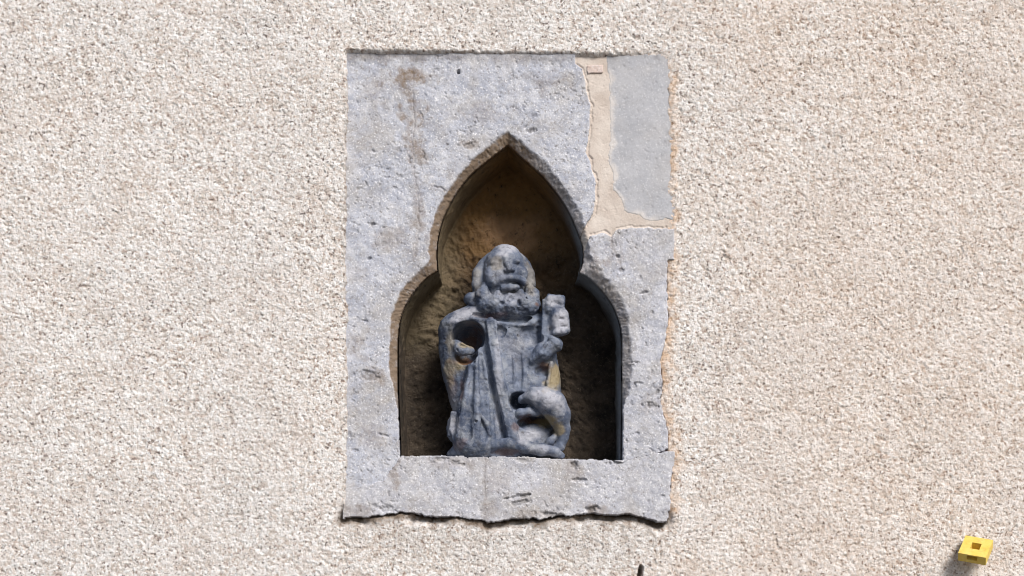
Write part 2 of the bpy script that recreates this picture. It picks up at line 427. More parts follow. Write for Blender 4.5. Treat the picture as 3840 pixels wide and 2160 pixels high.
def stone(name, poly, mat, off=0.0, rag=2.5, rnd=5.0, seed=0, rough=1.0, cracks=(), pits=(), stains=(), step=3.0, label=None, chamfer=True, smear_w=0.0, top_shade=0.0, drop=None):
    P = np.array(poly); a, b = P.min(0) - 12, P.max(0) + 12
    uu = np.arange(a[0], b[0], step, dtype=np.float32); vv = np.arange(a[1], b[1], step, dtype=np.float32)
    v, u = np.meshgrid(vv, uu, indexing='ij')
    sd = poly_sd(u, v, poly) + fbm2(u, v, 18, 100 + seed, 3) * rag
    w = plane_w(u, v) + off
    w = w - rough * (4.0 * fbm2(u, v, 110, 110 + seed, 4) + 1.5 * fbm2(u, v, 14, 120 + seed, 3))
    p = fbm2(u, v, 12, 130 + seed, 3) + 0.25 * fbm2(u, v, 90, 133 + seed, 2)
    w = w + rough * 3.2 * smooth(0.40, 0.66, p)                       # scattered pitting
    mark = 0.28 * smooth(0.44, 0.66, p) * rough
    stain = np.zeros_like(u)
    for pts, wd, dp in cracks:
        d = line_d(u + fbm2(u, v, 20, 140 + seed, 3) * 9, v + fbm2(u, v, 20, 150 + seed, 3) * 9, pts)
        k = 1 - smooth(wd * 0.4, wd, d)
        w = w + dp * k * 0.6; kk = k * smooth(-0.35, 0.35, fbm2(u, v, 70, 145 + seed, 2)); mark = np.maximum(mark, 0.4 * kk); stain = np.maximum(stain, 0.3 * (1 - smooth(wd, wd * 5, d)))
    for pu, pv, ru, rv, ang, dp in pits:
        c, s = math.cos(ang), math.sin(ang)
        x = ((u - pu) * c + (v - pv) * s) / ru; y = (-(u - pu) * s + (v - pv) * c) / rv
        d = np.hypot(x, y) + fbm2(u, v, 20, 160 + seed, 4) * 1.0
        k = 1 - smooth(0.45, 1.1, d); w = w + dp * k; mark = np.maximum(mark, min(dp / 18, 0.7) * k * smooth(-0.3, 0.3, fbm2(u, v, 13, 165 + seed, 2)))
    for pu, pv, ru, rv, amt in stains:
        d = np.hypot((u - pu) / ru, (v - pv) / rv) + fbm2(u, v, 36, 170 + seed, 4) * 1.1
        stain = np.maximum(stain, amt * (1 - smooth(0.3, 1.15, d)))
    keep = sd > -step * 1.6
    if chamfer:
        di = -poly_sd(u, v, INNER); do = poly_sd(u, v, OUTER)
        do = do + fbm2(u, v, 16, 180 + seed, 3) * 6 + fbm2(u, v, 70, 184 + seed, 3) * 9
        t = np.clip(do / np.maximum(do + np.maximum(di, 0), 1e-3), 0, 1)
        inside = do > 0
        tool = 1.3 * np.sin((np.arctan2(v - 1150, u - 1910)) * 210 + fbm2(u, v, 50, 5, 3) * 11) * smooth(-0.2, 0.4, fbm2(u, v, 120, 6, 2)) + 2.5 * fbm2(u, v, 11, 8, 2)
        w = w + np.where(inside, t * 30 + tool * smooth(0.05, .4, t), 0)
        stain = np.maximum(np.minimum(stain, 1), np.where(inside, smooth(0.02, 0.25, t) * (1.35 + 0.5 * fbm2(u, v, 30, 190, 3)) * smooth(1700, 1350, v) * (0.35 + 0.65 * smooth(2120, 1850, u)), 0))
        deep = di < 1.5
        w = np.where(deep, w + 40, w)
        keep &= di > -1.0
    smear = smear_w * (1 - smooth(0, 24, sd + fbm2(u, v, 50, 200 + seed, 4) * 26)) * smooth(2490, 2440, u) * smooth(240, 280, v) if smear_w else np.zeros_like(u)
    if top_shade: mark = np.maximum(mark, top_shade * (1 - smooth(0, 46, v - 200 + fbm2(u, v, 50, 210 + seed, 4) * 34)) * (0.6 + 0.6 * fbm2(u, v, 24, 215, 3)))  # dark band painted along the top edge for the wall's cast shadow
    # worn arris and the side faces
    w = w + np.where(sd < rnd, (rnd - np.maximum(sd, 0)) ** 2 / (2 * rnd), 0)
    w = np.where(sd < 0, 75 if drop is None else w + drop, w)
    q, used = grid_faces(keep)
    co = W(u, v, w)[used] - np.array(NB)
    o = mesh_obj(name, co, q, mat, niche, dict(stain=stain[used], mark=mark[used], smear=smear[used]))
    if label: o['label'] = label
    return o

CRACK = [(2158, 190), (2161, 233), (2184, 251), (2194, 286), (2201, 337), (2216, 387), (2214, 473), (2207, 523), (2199, 569), (2219, 609),
         (2222, 640), (2237, 675), (2234, 745), (2227, 796), (2196, 846)]
main_poly = [(1285, 180)] + CRACK + [(2170, 900), (2175, 1100), (2100, 1500), (1700, 1722), (1506, 1716), (1448, 1814), (1285, 1866)]
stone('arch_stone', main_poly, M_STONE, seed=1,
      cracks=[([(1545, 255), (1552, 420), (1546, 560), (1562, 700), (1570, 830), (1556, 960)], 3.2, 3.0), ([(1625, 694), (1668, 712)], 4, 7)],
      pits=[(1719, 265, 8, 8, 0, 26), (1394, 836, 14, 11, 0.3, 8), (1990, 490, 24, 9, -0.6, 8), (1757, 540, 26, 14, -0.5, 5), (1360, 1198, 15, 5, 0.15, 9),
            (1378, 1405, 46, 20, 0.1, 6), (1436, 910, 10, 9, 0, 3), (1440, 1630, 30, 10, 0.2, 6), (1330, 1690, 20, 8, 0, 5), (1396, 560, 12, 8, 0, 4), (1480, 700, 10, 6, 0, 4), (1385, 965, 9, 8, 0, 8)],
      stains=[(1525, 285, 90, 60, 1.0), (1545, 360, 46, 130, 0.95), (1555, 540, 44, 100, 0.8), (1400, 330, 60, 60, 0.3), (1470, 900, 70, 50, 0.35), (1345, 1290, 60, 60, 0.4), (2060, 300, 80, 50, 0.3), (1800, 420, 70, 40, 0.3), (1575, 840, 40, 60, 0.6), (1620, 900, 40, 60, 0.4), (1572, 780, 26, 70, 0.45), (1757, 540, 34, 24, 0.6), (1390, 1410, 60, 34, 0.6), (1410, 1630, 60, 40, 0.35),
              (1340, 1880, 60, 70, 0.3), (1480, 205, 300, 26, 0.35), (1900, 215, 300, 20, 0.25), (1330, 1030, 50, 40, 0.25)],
      top_shade=0.6, label='large weathered stone holding the pointed arch and left jamb')
stone('jamb_stone', [(2160, 1000), (2192, 935), (2215, 880), (2268, 868), (2292, 884), (2312, 858), (2370, 850), (2530, 857), (2530, 976), (2506, 976)] +
      [p for p in OUT_R[::-1] if 976 < p[1] < 1690][0:] + [(2455, 1706), (2384, 1718), (2335, 1738), (2290, 1724), (2290, 1300), (2200, 1100)], M_JAMB, off=-1, seed=2, rag=5,
      cracks=[([(2292, 884), (2300, 930), (2330, 1000)], 2.5, 2.5)],
      pits=[(2316, 958, 10, 7, 0, 8), (2331, 1012, 14, 7, -0.1, 6), (2417, 1098, 16, 6, -0.3, 8), (2448, 1173, 10, 8, 0, 4), (2384, 1358, 18, 5, 0, 9), (2378, 1450, 12, 9, 0, 7), (2397, 1437, 16, 6, 0, 6),
            (2445, 1525, 30, 14, 0.2, 8), (2386, 1626, 9, 6, 0, 6), (2470, 1480, 14, 30, 0.2, 9), (2400, 1040, 10, 7, 0, 4)],
      stains=[(2240, 990, 50, 34, 0.5), (2300, 950, 40, 40, 0.3), (2450, 1520, 50, 40, 0.3)], label='right jamb stone with a broken ragged outer edge')
sill_poly = [(1285, 1835), (1434, 1799), (1503, 1706), (1918, 1712), (2335, 1725), (2384, 1712), (2455, 1698), (2530, 1690), (2530, 1726), (2518, 1803), (2512, 1904)] + [(2500, 1957)] + OUT_B[::-1] + [(1292, 1944), (1285, 1944)]
stone('sill_stone', sill_poly, M_SILL, off=-2, seed=3, rag=6, rnd=3, chamfer=False,
      cracks=[([(1822, 1712), (1818, 1800), (1822, 1900), (1815, 1950)], 2.2, 1.5)],
      pits=[(1945, 1862, 52, 8, -0.16, 12), (1955, 1885, 50, 10, -0.2, 7), (2150, 1745, 20, 26, 0.3, 10), (2180, 1800, 32, 8, 0.05, 9), (1638, 1720, 34, 12, 0.1, 6), (1712, 1738, 24, 9, 0.2, 6), (2225, 1908, 26, 14, -0.4, 12),
            (2310, 1730, 22, 12, 0, 6), (1960, 1730, 26, 9, 0, 5), (2430, 1880, 10, 10, 0, 4), (2483, 1862, 9, 8, 0, 5), (1440, 1905, 60, 18, 0, 5), (1690, 1810, 22, 6, -0.4, 4), (2070, 1930, 40, 10, 0.1, 8)],
      stains=[(1480, 1750, 26, 70, 0.55), (1870, 1800, 60, 50, 0.3), (1840, 1925, 40, 40, 0.4), (2150, 1770, 40, 50, 0.4), (1700, 1735, 130, 24, 0.3), (1330, 1920, 80, 30, 0.5), (2230, 1910, 60, 26, 0.6), (1960, 1925, 90, 24, 0.4)],
      label='sill stone with a ragged lower edge')
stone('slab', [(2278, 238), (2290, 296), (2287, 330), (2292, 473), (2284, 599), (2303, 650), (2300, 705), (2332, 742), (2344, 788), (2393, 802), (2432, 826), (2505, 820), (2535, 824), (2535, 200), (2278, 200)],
      M_SLAB, off=5.6, rag=5, rnd=1, drop=2.0, seed=4, smear_w=0.95, top_shade=0.4, rough=0.35, pits=[(2504, 826, 16, 7, 0, 14)], label='smooth blue-grey repair slab', chamfer=False)
stone('brick', [(2199, 238), (2264, 234), (2266, 268), (2203, 271)], M_BRICK, off=3, rag=3, rnd=4, seed=5, rough=0.8, label='small pink brick fragment', chamfer=False)
stone('mortar', [(2140, 190), (2535, 190), (2535, 905), (2300, 920), (2190, 980), (2176, 900), (2190, 800), (2160, 500)], M_MORTAR, off=7.0, rag=2, seed=4, rough=0.42, cracks=[([(u + 5, v) for u, v in CRACK[1:]], 4, 8), ([(2215, 874), (2268, 862), (2292, 878), (2312, 852), (2370, 844), (2500, 851)], 4, 6)], label='pale pinkish mortar between the stones')
stone('mortar', [(2340, 1726), (2372, 1698), (2430, 1684), (2464, 1686), (2462, 1706), (2400, 1722)], M_MORTAR, off=4, rag=5, seed=7, label='crumbling mortar above the right end of the sill', chamfer=False)

def resample(poly, step):
    P = np.array(poly + [poly[0]], float); out = []
    for a, b in zip(P[:-1], P[1:]):
        n = max(1, int(round(np.hypot(*(b - a)) / step)))
        out += [a + (b - a) * i / n for i in range(n)]
    return np.array(out)

def build_recess():
    R = resample(INNER, 6.0); N = len(R); C = np.array([1910.0, 1170.0])
    wfront = plane_w(R[:, 0], R[:, 1]) + 22
    rings = []
    BACK = 285.0
    def add(pts, w, part): rings.append((pts, w if np.ndim(w) else np.full(N, w), part))
    ds = np.linspace(0, 1, 34)
    for t in ds:                                        # reveal, slightly narrowing
        k = 0.990 - 0.008 * t
        add(C + (R - C) * k, wfront + (BACK - wfront) * t, t)
    for i, t in enumerate(np.linspace(0, 1, 70)[1:]):   # concave back
        k = 0.982 * (1 - t) + 0.004 * t
        add(C + (R - C) * k, BACK + 26 * (1 - (1 - t) ** 2), 1 + t)
    P = np.concatenate([np.concatenate([p, w[:, None]], 1) for p, w, _ in rings]); tp = np.repeat([r[2] for r in rings], N)
    ins = C - P[:, :2]; ins /= np.maximum(np.linalg.norm(ins, axis=1, keepdims=True), 1)
    n1 = fbm3(P, 90, 5, 4) * 10 + fbm3(P, 22, 9, 3) * 5
    rev = (tp < 1) * smooth(0, 0.12, tp); 
    floor = (P[:, 1] > 1705)
    P[:, :2] += ins * (n1 * rev * (~floor))[:, None]
    n2 = fbm3(P, 70, 25, 4) * 22 + fbm3(P, 18, 29, 3) * 14
    P[:, 2] -= n2 * smooth(1.0, 1.1, tp)
    P[:, 1] = np.where(floor & (tp < 1), 1722, P[:, 1])
    nz = fbm3(P, 130, 45, 3)
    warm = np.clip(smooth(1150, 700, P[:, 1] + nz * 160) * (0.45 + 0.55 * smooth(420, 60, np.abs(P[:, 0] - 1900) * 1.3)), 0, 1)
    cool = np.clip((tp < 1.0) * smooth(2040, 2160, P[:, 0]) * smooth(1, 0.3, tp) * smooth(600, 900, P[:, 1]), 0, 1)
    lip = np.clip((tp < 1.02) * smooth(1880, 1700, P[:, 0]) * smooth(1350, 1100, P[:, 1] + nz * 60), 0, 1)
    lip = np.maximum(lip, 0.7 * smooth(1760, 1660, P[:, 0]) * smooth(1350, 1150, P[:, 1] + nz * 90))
    lit_beige = (tp > 1) * (1 - smooth(0.3, 1.2, np.hypot((P[:, 0] - 1905) / 130, (P[:, 1] - 800) / 85) + nz * 0.8))  # patch of light on the back wall, put into the colour
    L = len(rings); i = np.arange(N); j = (i + 1) % N
    q = np.concatenate([np.stack([l * N + i, l * N + j, (l + 1) * N + j, (l + 1) * N + i], 1) for l in range(L - 1)])
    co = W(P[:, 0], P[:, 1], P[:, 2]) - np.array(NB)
    o = mesh_obj('recess', co, q, M_RECESS, niche, dict(warm=warm, cool=cool, lip=lip, lit_beige=lit_beige)); o['label'] = 'dark brown stained hollow behind the statue'
build_recess()

# ------------------------------------------------------------------ statue: carved as implicit solids
H = 2.5
BU, BV, BW = (1600.0, 2170.0), (890.0, 1735.0), (-20.0, 290.0)
class Solid:
    def __init__(self, box=None):
        b = box or (BU, BV, BW)
        self.o = np.array([b[0][0], b[1][0], b[2][0]], np.float32)
        self.n = [int((x[1] - x[0]) / H) + 1 for x in b]
        self.ax = [self.o[i] + H * np.arange(self.n[i], dtype=np.float32) for i in range(3)]
        self.F = np.full(self.n, 60.0, np.float32)
    def sub(self, lo, hi, pad):
        sl = []; g = []
        for i in range(3):
            a = max(0, int((lo[i] - pad - self.o[i]) / H)); b = min(self.n[i], int((hi[i] + pad - self.o[i]) / H) + 2)
            if b <= a: return None, None
            sl.append(slice(a, b)); g.append(self.ax[i][a:b])
        return tuple(sl), np.meshgrid(*g, indexing='ij', sparse=True)
    def blend(self, sl, d, k, cut):
        f = self.F[sl]
        if cut:
            h = np.clip(k - np.abs(-d - f), 0, None) / max(k, 1e-6); self.F[sl] = np.maximum(f, -d) + h * h * k * 0.25
        else:
            h = np.clip(k - np.abs(d - f), 0, None) / max(k, 1e-6); self.F[sl] = np.minimum(f, d) - h * h * k * 0.25
    def ell(self, c, r, k=8, cut=False, rot=0.0):
        m = max(r)
        lo = [c[i] - (m if rot and i < 2 else r[i]) for i in range(3)]; hi = [c[i] + (m if rot and i < 2 else r[i]) for i in range(3)]
        sl, g = self.sub(lo, hi, k + 12)
        if sl is None: return
        x, y, z = g[0] - c[0], g[1] - c[1], g[2] - c[2]
        if rot:
            cs, sn = math.cos(rot), math.sin(rot); x, y = x * cs + y * sn, -x * sn + y * cs
        k0 = np.sqrt((x / r[0]) ** 2 + (y / r[1]) ** 2 + (z / r[2]) ** 2)
        k1 = np.sqrt((x / r[0] ** 2) ** 2 + (y / r[1] ** 2) ** 2 + (z / r[2] ** 2) ** 2)
        self.blend(sl, (k0 * (k0 - 1) / np.maximum(k1, 1e-6)).astype(np.float32), k, cut)
    def tube(self, pts, k=8, cut=False):
        """polyline of (u, v, w, r) with varying radius"""
        for a, b in zip(pts[:-1], pts[1:]):
            rm = max(a[3], b[3])
            lo = [min(a[i], b[i]) - rm for i in range(3)]; hi = [max(a[i], b[i]) + rm for i in range(3)]
            sl, g = self.sub(lo, hi, k + 12)
            if sl is None: continue
            e = [b[i] - a[i] for i in range(3)]; L2 = sum(x * x for x in e) + 1e-6
            t = np.clip(((g[0] - a[0]) * e[0] + (g[1] - a[1]) * e[1] + (g[2] - a[2]) * e[2]) / L2, 0, 1)
            d = np.sqrt((g[0] - a[0] - t * e[0]) ** 2 + (g[1] - a[1] - t * e[1]) ** 2 + (g[2] - a[2] - t * e[2]) ** 2) - (a[3] + t * (b[3] - a[3]))
            self.blend(sl, d.astype(np.float32), k, cut)
    def box(self, c, h, r=6, k=8, cut=False, rot=0.0):
        m = h[0] + h[1]
        sl, g = self.sub([c[0] - m, c[1] - m, c[2] - h[2]], [c[0] + m, c[1] + m, c[2] + h[2]], k + 12)
        x, y, z = g[0] - c[0], g[1] - c[1], g[2] - c[2]
        cs, sn = math.cos(rot), math.sin(rot); x, y = x * cs + y * sn, -x * sn + y * cs
        qx, qy, qz = np.abs(x) - h[0] + r, np.abs(y) - h[1] + r, np.abs(z) - h[2] + r
        d = np.sqrt(np.maximum(qx, 0) ** 2 + np.maximum(qy, 0) ** 2 + np.maximum(qz, 0) ** 2) + np.minimum(np.maximum(qx, np.maximum(qy, qz)), 0) - r
        self.blend(sl, d.astype(np.float32), k, cut)
    def trunk(self, tab, wc, p=2.6, k=8):
        T = np.array(tab, np.float32); v = self.ax[1]
        uL = np.interp(v, T[:, 0], T[:, 1]); uR = np.interp(v, T[:, 0], T[:, 2]); b = np.interp(v, T[:, 0], T[:, 3])
        uc = ((uL + uR) / 2)[None, :, None]; a = ((uR - uL) / 2)[None, :, None]; b = b[None, :, None]
        x = np.abs(self.ax[0][:, None, None] - uc) / a; z = np.abs(self.ax[2][None, None, :] - wc) / b
        q = (x ** p + z ** p) ** (1 / p)
        d = (q - 1) * np.minimum(a, b)
        d = np.maximum(d, np.maximum(T[0, 0] - v, v - T[-1, 0])[None, :, None])
        self.blend((slice(None),) * 3, d.astype(np.float32), k, False)
    def mesh(self, disp=()):
        F = self.F; F[0] = F[-1] = 9; F[:, 0] = F[:, -1] = 9; F[:, :, 0] = F[:, :, -1] = 9
        s = F < 0
        n = F.shape; c = tuple(x - 1 for x in n)
        acc = np.zeros(c + (3,), np.float32); cnt = np.zeros(c, np.float32)
        for ax in range(3):
            lo = [slice(None)] * 3; hi = [slice(None)] * 3; lo[ax] = slice(0, -1); hi[ax] = slice(1, None)
            fa, fb = F[tuple(lo)], F[tuple(hi)]; x = (fa < 0) != (fb < 0)
            t = np.where(x, fa / np.where(x, fa - fb, 1), 0).astype(np.float32)
            o1, o2 = [i for i in range(3) if i != ax]
            for d1 in (0, 1):
                for d2 in (0, 1):
                    sl = [None] * 3; sl[ax] = slice(None)
                    sl[o1] = slice(d1, n[o1] - 1 + d1); sl[o2] = slice(d2, n[o2] - 1 + d2)
                    xx = x[tuple(sl)]; cnt += xx
                    acc[..., ax] += np.where(xx, t[tuple(sl)], 0); acc[..., o1] += xx * d1; acc[..., o2] += xx * d2
        act = cnt > 0; idx = -np.ones(c, np.int64); idx[act] = np.arange(act.sum())
        cell = np.argwhere(act)
        co = (cell + acc[act] / cnt[act][:, None]) * H + self.o
        quads = []
        for ax in range(3):
            o1, o2 = (ax + 1) % 3, (ax + 2) % 3
            lo = [slice(None)] * 3; hi = [slice(None)] * 3; lo[ax] = slice(0, -1); hi[ax] = slice(1, None)
            sa, sb = s[tuple(lo)], s[tuple(hi)]
            e = np.argwhere(sa != sb)
            e = e[(e[:, o1] > 0) & (e[:, o2] > 0) & (e[:, o1] < n[o1] - 1) & (e[:, o2] < n[o2] - 1)]
            flip = sa[tuple(e.T)]
            def at(d1, d2):
                q = e.copy(); q[:, o1] -= d1; q[:, o2] -= d2; return idx[tuple(q.T)]
            a, b, cc, d = at(1, 1), at(0, 1), at(0, 0), at(1, 0)
            q = np.where(flip[:, None], np.stack([a, b, cc, d], 1), np.stack([d, cc, b, a], 1)); quads.append(q)
        q = np.concatenate(quads)
        g = np.stack(np.gradient(F, H), -1); gi = np.clip(np.round((co - self.o) / H).astype(int), 0, np.array(n) - 1)
        nr = g[tuple(gi.T)]; nr /= np.maximum(np.linalg.norm(nr, axis=1, keepdims=True), 1e-4)
        for cell_, amp, seed in disp:
            co = co + nr * (fbm3(co, cell_, seed, 3) * amp)[:, None]
        return co, q

K_ST = 1.0195      # the statue stands some way behind the wall face, so it is a little larger than it is drawn
def place(co):
    return np.stack([1920 + (co[:, 0] - 1920) * K_ST, HORIZON + (co[:, 1] - HORIZON) * K_ST, co[:, 2] * K_ST], 1)

SB = W(1900, 1722, 150)
statue = empty('statue', 'weathered blue-grey stone statue of a bearded robed figure standing in the niche', 'statue', tuple(float(x) for x in SB))
STAINS_LIGHT = [(1725, 1370, 30, 40, 'stain', .9), (1690, 1390, 26, 60, 'stain', .6), (2075, 1420, 40, 75, 'stain', .95), (2040, 1380, 34, 24, 'rust_shade', .8), (1735, 1360, 44, 22, 'rust_shade', .9), (1700, 1450, 26, 60, 'rust_shade', .35),
          (1735, 1460, 14, 60, 'rust_shade', .6), (1750, 1300, 36, 24, 'stain', .8), (2040, 1585, 50, 24, 'stain', .95), (1975, 1575, 40, 18, 'rust_shade', .7), (2090, 1620, 24, 30, 'stain', .8), (1935, 1610, 22, 20, 'rust_shade', .5), (1850, 1190, 60, 14, 'rust_shade', .5), (1768, 1262, 44, 44, 'rust_shade', .8),  # last spot: brown socket colour, darkened to stand in for deep shade
          (1730, 1680, 40, 24, 'rust_shade', .4), (1900, 1705, 60, 14, 'rust_shade', .5), (2010, 1150, 12, 12, 'rust_shade', .8), (1990, 1040, 20, 80, 'stain', .35), (1790, 1040, 20, 80, 'stain', .3),
          (2060, 1510, 80, 60, 'pale', .9), (1985, 1640, 70, 40, 'pale', .7), (2100, 1225, 45, 55, 'pale', .9), (1870, 1040, 60, 40, 'pale', .3), (1690, 1520, 30, 80, 'pale', .6), (1705, 1600, 26, 40, 'pale', .6), (1740, 1180, 70, 40, 'pale', .8),  # worn pale spots, raised on curl, hand, head and shoulder as painted highlights
          (1870, 1420, 16, 220, 'pale', .5), (1940, 1330, 60, 80, 'pale', .3), (1895, 935, 60, 40, 'pale', .8), (2075, 1140, 40, 30, 'pale', .7), (1905, 1130, 90, 40, 'pale', .4), (2030, 1690, 60, 20, 'pale', .5), (1690, 1300, 20, 60, 'stain', .4), (1858, 1000, 34, 30, 'stain', .4)]
def statue_part(name, sol, disp, label=None, parent=None):
    co, q = sol.mesh(disp)
    A = dict(stain=np.zeros(len(co)), rust_shade=np.zeros(len(co)), pale=np.zeros(len(co)))
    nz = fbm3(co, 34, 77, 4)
    for u, v, ru, rv, kind, a in STAINS_LIGHT:
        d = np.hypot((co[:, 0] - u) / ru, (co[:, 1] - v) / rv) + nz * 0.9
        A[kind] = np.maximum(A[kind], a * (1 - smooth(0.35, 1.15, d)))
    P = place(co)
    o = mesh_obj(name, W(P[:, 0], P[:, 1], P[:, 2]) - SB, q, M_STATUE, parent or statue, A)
    if label: o['label'] = label
    return o

TAB = [(1138, 1745, 2010, 60), (1165, 1705, 2030, 80), (1200, 1665, 2050, 92), (1240, 1646, 2070, 98), (1300, 1642, 2086, 102), (1400, 1656, 2102, 106),
       (1480, 1678, 2106, 106), (1560, 1702, 2104, 106), (1600, 1700, 2100, 108), (1700, 1696, 2098, 110)]
WC = 152.0
def fw(u, v):
    """depth of the robe's front at (u, v)"""
    T = np.array(TAB); uL, uR, b = (float(np.interp(v, T[:, 0], T[:, i])) for i in (1, 2, 3))
    x = min(abs((u - (uL + uR) / 2) / ((uR - uL) / 2)), 0.999)
    return WC - b * (1 - x ** 2.6) ** (1 / 2.6)
def on(pts, dz=0.0):
    return [(u, v, fw(u, v) + dz, r) for u, v, r in pts]

def cw(u, v):
    """depth of the front of the hanging cloth under the broken arm"""
    uc = float(np.interp(v, [1318, 1400, 1520, 1660], [1796, 1790, 1780, 1777])); r = float(np.interp(v, [1318, 1400, 1520, 1660], [24, 42, 60, 78]))
    return 56 - math.sqrt(max(r * r - (u - uc) ** 2, 1.0))
def onc(pts, dz):
    return [(u, v, cw(u, v) + dz, r) for u, v, r in pts]

def build_figure():
    s = Solid()
    s.trunk(TAB, WC)
    s.ell((1725, 1225, 140), (78, 62, 84), 20)
    s.ell((2010, 1235, 140), (70, 60, 80), 20)
    # left side of the cloak falls back, cloth hangs forward under the broken arm
    s.ell((1688, 1450, 34), (50, 140, 46), 10, True)
    s.tube([(1796, 1318, 56, 24), (1790, 1400, 56, 42), (1780, 1520, 56, 60), (1777, 1660, 56, 78)], 8)
    s.tube([(1746, 1390, 40, 8), (1732, 1470, 44, 11), (1716, 1560, 48, 12)], 8, True)
    s.tube(onc([(1804, 1345, 12), (1812, 1430, 16), (1822, 1540, 18), (1822, 1650, 20)], -4), 8, True)
    s.tube(onc([(1776, 1400, 12), (1768, 1480, 15), (1758, 1560, 17), (1756, 1650, 18)], -4), 8, True)
    s.tube(onc([(1788, 1340, 6), (1790, 1440, 8), (1792, 1560, 9), (1788, 1650, 10)], 3), 8)
    s.tube(onc([(1816, 1360, 5), (1830, 1460, 7), (1844, 1570, 8), (1850, 1650, 9)], 3), 8)
    s.tube(onc([(1764, 1400, 5), (1748, 1490, 7), (1734, 1580, 8), (1722, 1650, 9)], 3), 8)
    s.ell((1822, 1545, cw(1822, 1545) - 6), (17, 28, 13), 5, True, 0.35); s.ell((1772, 1590, cw(1772, 1590) - 6), (10, 24, 11), 5, True, -0.3)
    s.tube(onc([(1800, 1560, 5), (1828, 1600, 7), (1838, 1640, 7)], 2), 6)
    s.ell((1705, 1608, 92), (30, 52, 44), 10); s.box((1710, 1598, 62), (22, 46, 24), 4, 5, rot=0.14)
    s.box((1716, 1640, 50), (20, 30, 22), 4, 5, rot=-0.3)
    # band hanging from the cape, valley beside it
    s.tube(on([(1812, 1275, 16), (1832, 1360, 17), (1854, 1470, 18), (1880, 1570, 17), (1898, 1655, 15)], 2), 7, True)
    band = [(1842, 1215, 19), (1852, 1300, 21), (1868, 1400, 22), (1886, 1490, 22), (1908, 1575, 23), (1928, 1665, 24)]
    s.tube(on(band, 2), 6)
    s.tube(on([(u + 14, v, 6) for u, v, r in band], -13), 5)
    s.tube(on([(u - 13, v, 5) for u, v, r in band], -12), 5)
    s.ell((1948, 1375, fw(1945, 1370) - 14), (60, 125, 26), 14, True, -0.12)
    # cape: incised seams and its hem
    s.tube(on([(1864, 1280, 4), (1908, 1238, 4)], 6), 3, True); s.tube(on([(1910, 1238, 4), (1950, 1280, 4), (2006, 1350, 5)], 8), 3, True)
    s.ell((1992, 1268, fw(1985, 1275) - 4), (52, 42, 34), 12, True, 0.8); s.ell((1878, 1252, fw(1876, 1254) + 2), (20, 22, 16), 6, True); s.ell((2024, 1250, 52), (22, 50, 48), 8, True)
    s.tube(on([(1960, 1330, 4), (1966, 1400, 6), (1962, 1470, 6)], 9), 7); s.tube(on([(1926, 1350, 3), (1930, 1420, 5), (1924, 1470, 4)], 9), 7)
    s.tube(on([(1700, 1176, 5), (1770, 1200, 5), (1860, 1219, 6), (1940, 1228, 6), (2030, 1222, 5)], -1), 7)
    s.tube(on([(1780, 1188, 10), (1860, 1200, 14), (1940, 1206, 16), (2030, 1203, 14)], 6), 5, True)
    s.tube([(1656, 1236, 112, 8), (1684, 1218, 74, 8), (1712, 1216, 58, 8)], 6)
    # broken arm socket with its stump
    s.ell((1757, 1270, 70), (63, 61, 150), 7, True)
    s.ell((1748, 1340, 40), (44, 36, 84), 8, True)
    s.tube([(1708, 1296, 100, 22), (1730, 1318, 66, 24), (1766, 1320, 76, 16)], 5)
    s.ell((1738, 1306, 46), (24, 10, 16), 5, True, 0.2); s.ell((1716, 1322, 40), (6, 6, 12), 3, True)
    # raised forearm, hand and the broken thing it holds
    s.tube([(2000, 1356, 64, 20), (2036, 1326, 54, 32), (2080, 1300, 52, 27)], 8)
    s.box((2052, 1212, 84), (22, 88, 38), 7, 6, rot=0.03)
    s.tube([(1994, 1364, 50, 6), (2026, 1338, 24, 8), (2048, 1300, 22, 6)], 5)
    s.box((2080, 1150, 66), (35, 34, 32), 12, 14, rot=0.06)
    s.ell((2090, 1156, 28), (24, 11, 14), 8, True, 0.5); s.ell((2038, 1120, 50), (12, 14, 40), 6, True)
    s.ell((2096, 1214, 54), (36, 54, 40), 16, False, -0.14); s.box((2101, 1220, 52), (29, 40, 33), 12, 14, rot=-0.14)
    s.ell((2116, 1240, 16), (16, 4, 7), 5, True, -0.1); s.ell((2104, 1212, 16), (10, 6, 6), 6, True)
    s.tube([(2078, 1262, 26, 9), (2108, 1258, 20, 10), (2126, 1252, 34, 8)], 8)
    s.tube([(2066, 1282, 36, 14), (2086, 1300, 34, 15), (2094, 1312, 44, 12)], 5)
    s.ell((2063, 1245, 30), (8, 10, 24), 4, True); s.ell((2028, 1278, 40), (9, 15, 30), 5, True)
    s.ell((2036, 1396, 34), (36, 24, 60), 8, True)
    s.tube([(2066, 1370, 66, 8), (2054, 1440, 60, 8), (2056, 1500, 60, 9)], 6)
    # pit beside the curled form and the hollow under it
    s.ell((1944, 1510, 44), (38, 34, 96), 10, True)
    s.ell((2015, 1592, 50), (76, 32, 72), 10, True)
    s.ell((2000, 1642, 98), (74, 52, 38), 8)
    s.ell((2074, 1622, 56), (12, 15, 40), 5, True)
    # neck and head
    s.ell((1895, 1100, 145), (90, 80, 80), 14)
    s.ell((1889, 1036, 124), (80, 108, 78), 12)
    s.ell((1895, 978, 132), (72, 54, 76), 18)
    s.ell((1896, 940, 132), (42, 27, 52), 20)
    s.ell((1854, 992, 44), (25, 12, 16), 10, True, -0.08); s.ell((1934, 984, 44), (24, 11, 16), 10, True, -0.08)
    s.ell((1856, 996, 66), (18, 10, 11), 7); s.ell((1932, 988, 65), (18, 9, 11), 7)
    s.tube([(1893, 970, 56, 7), (1900, 1000, 45, 8), (1909, 1022, 39, 9)], 8)
    s.ell((1897, 1026, 48), (8, 6, 9), 6); s.ell((1923, 1023, 48), (8, 6, 9), 6)
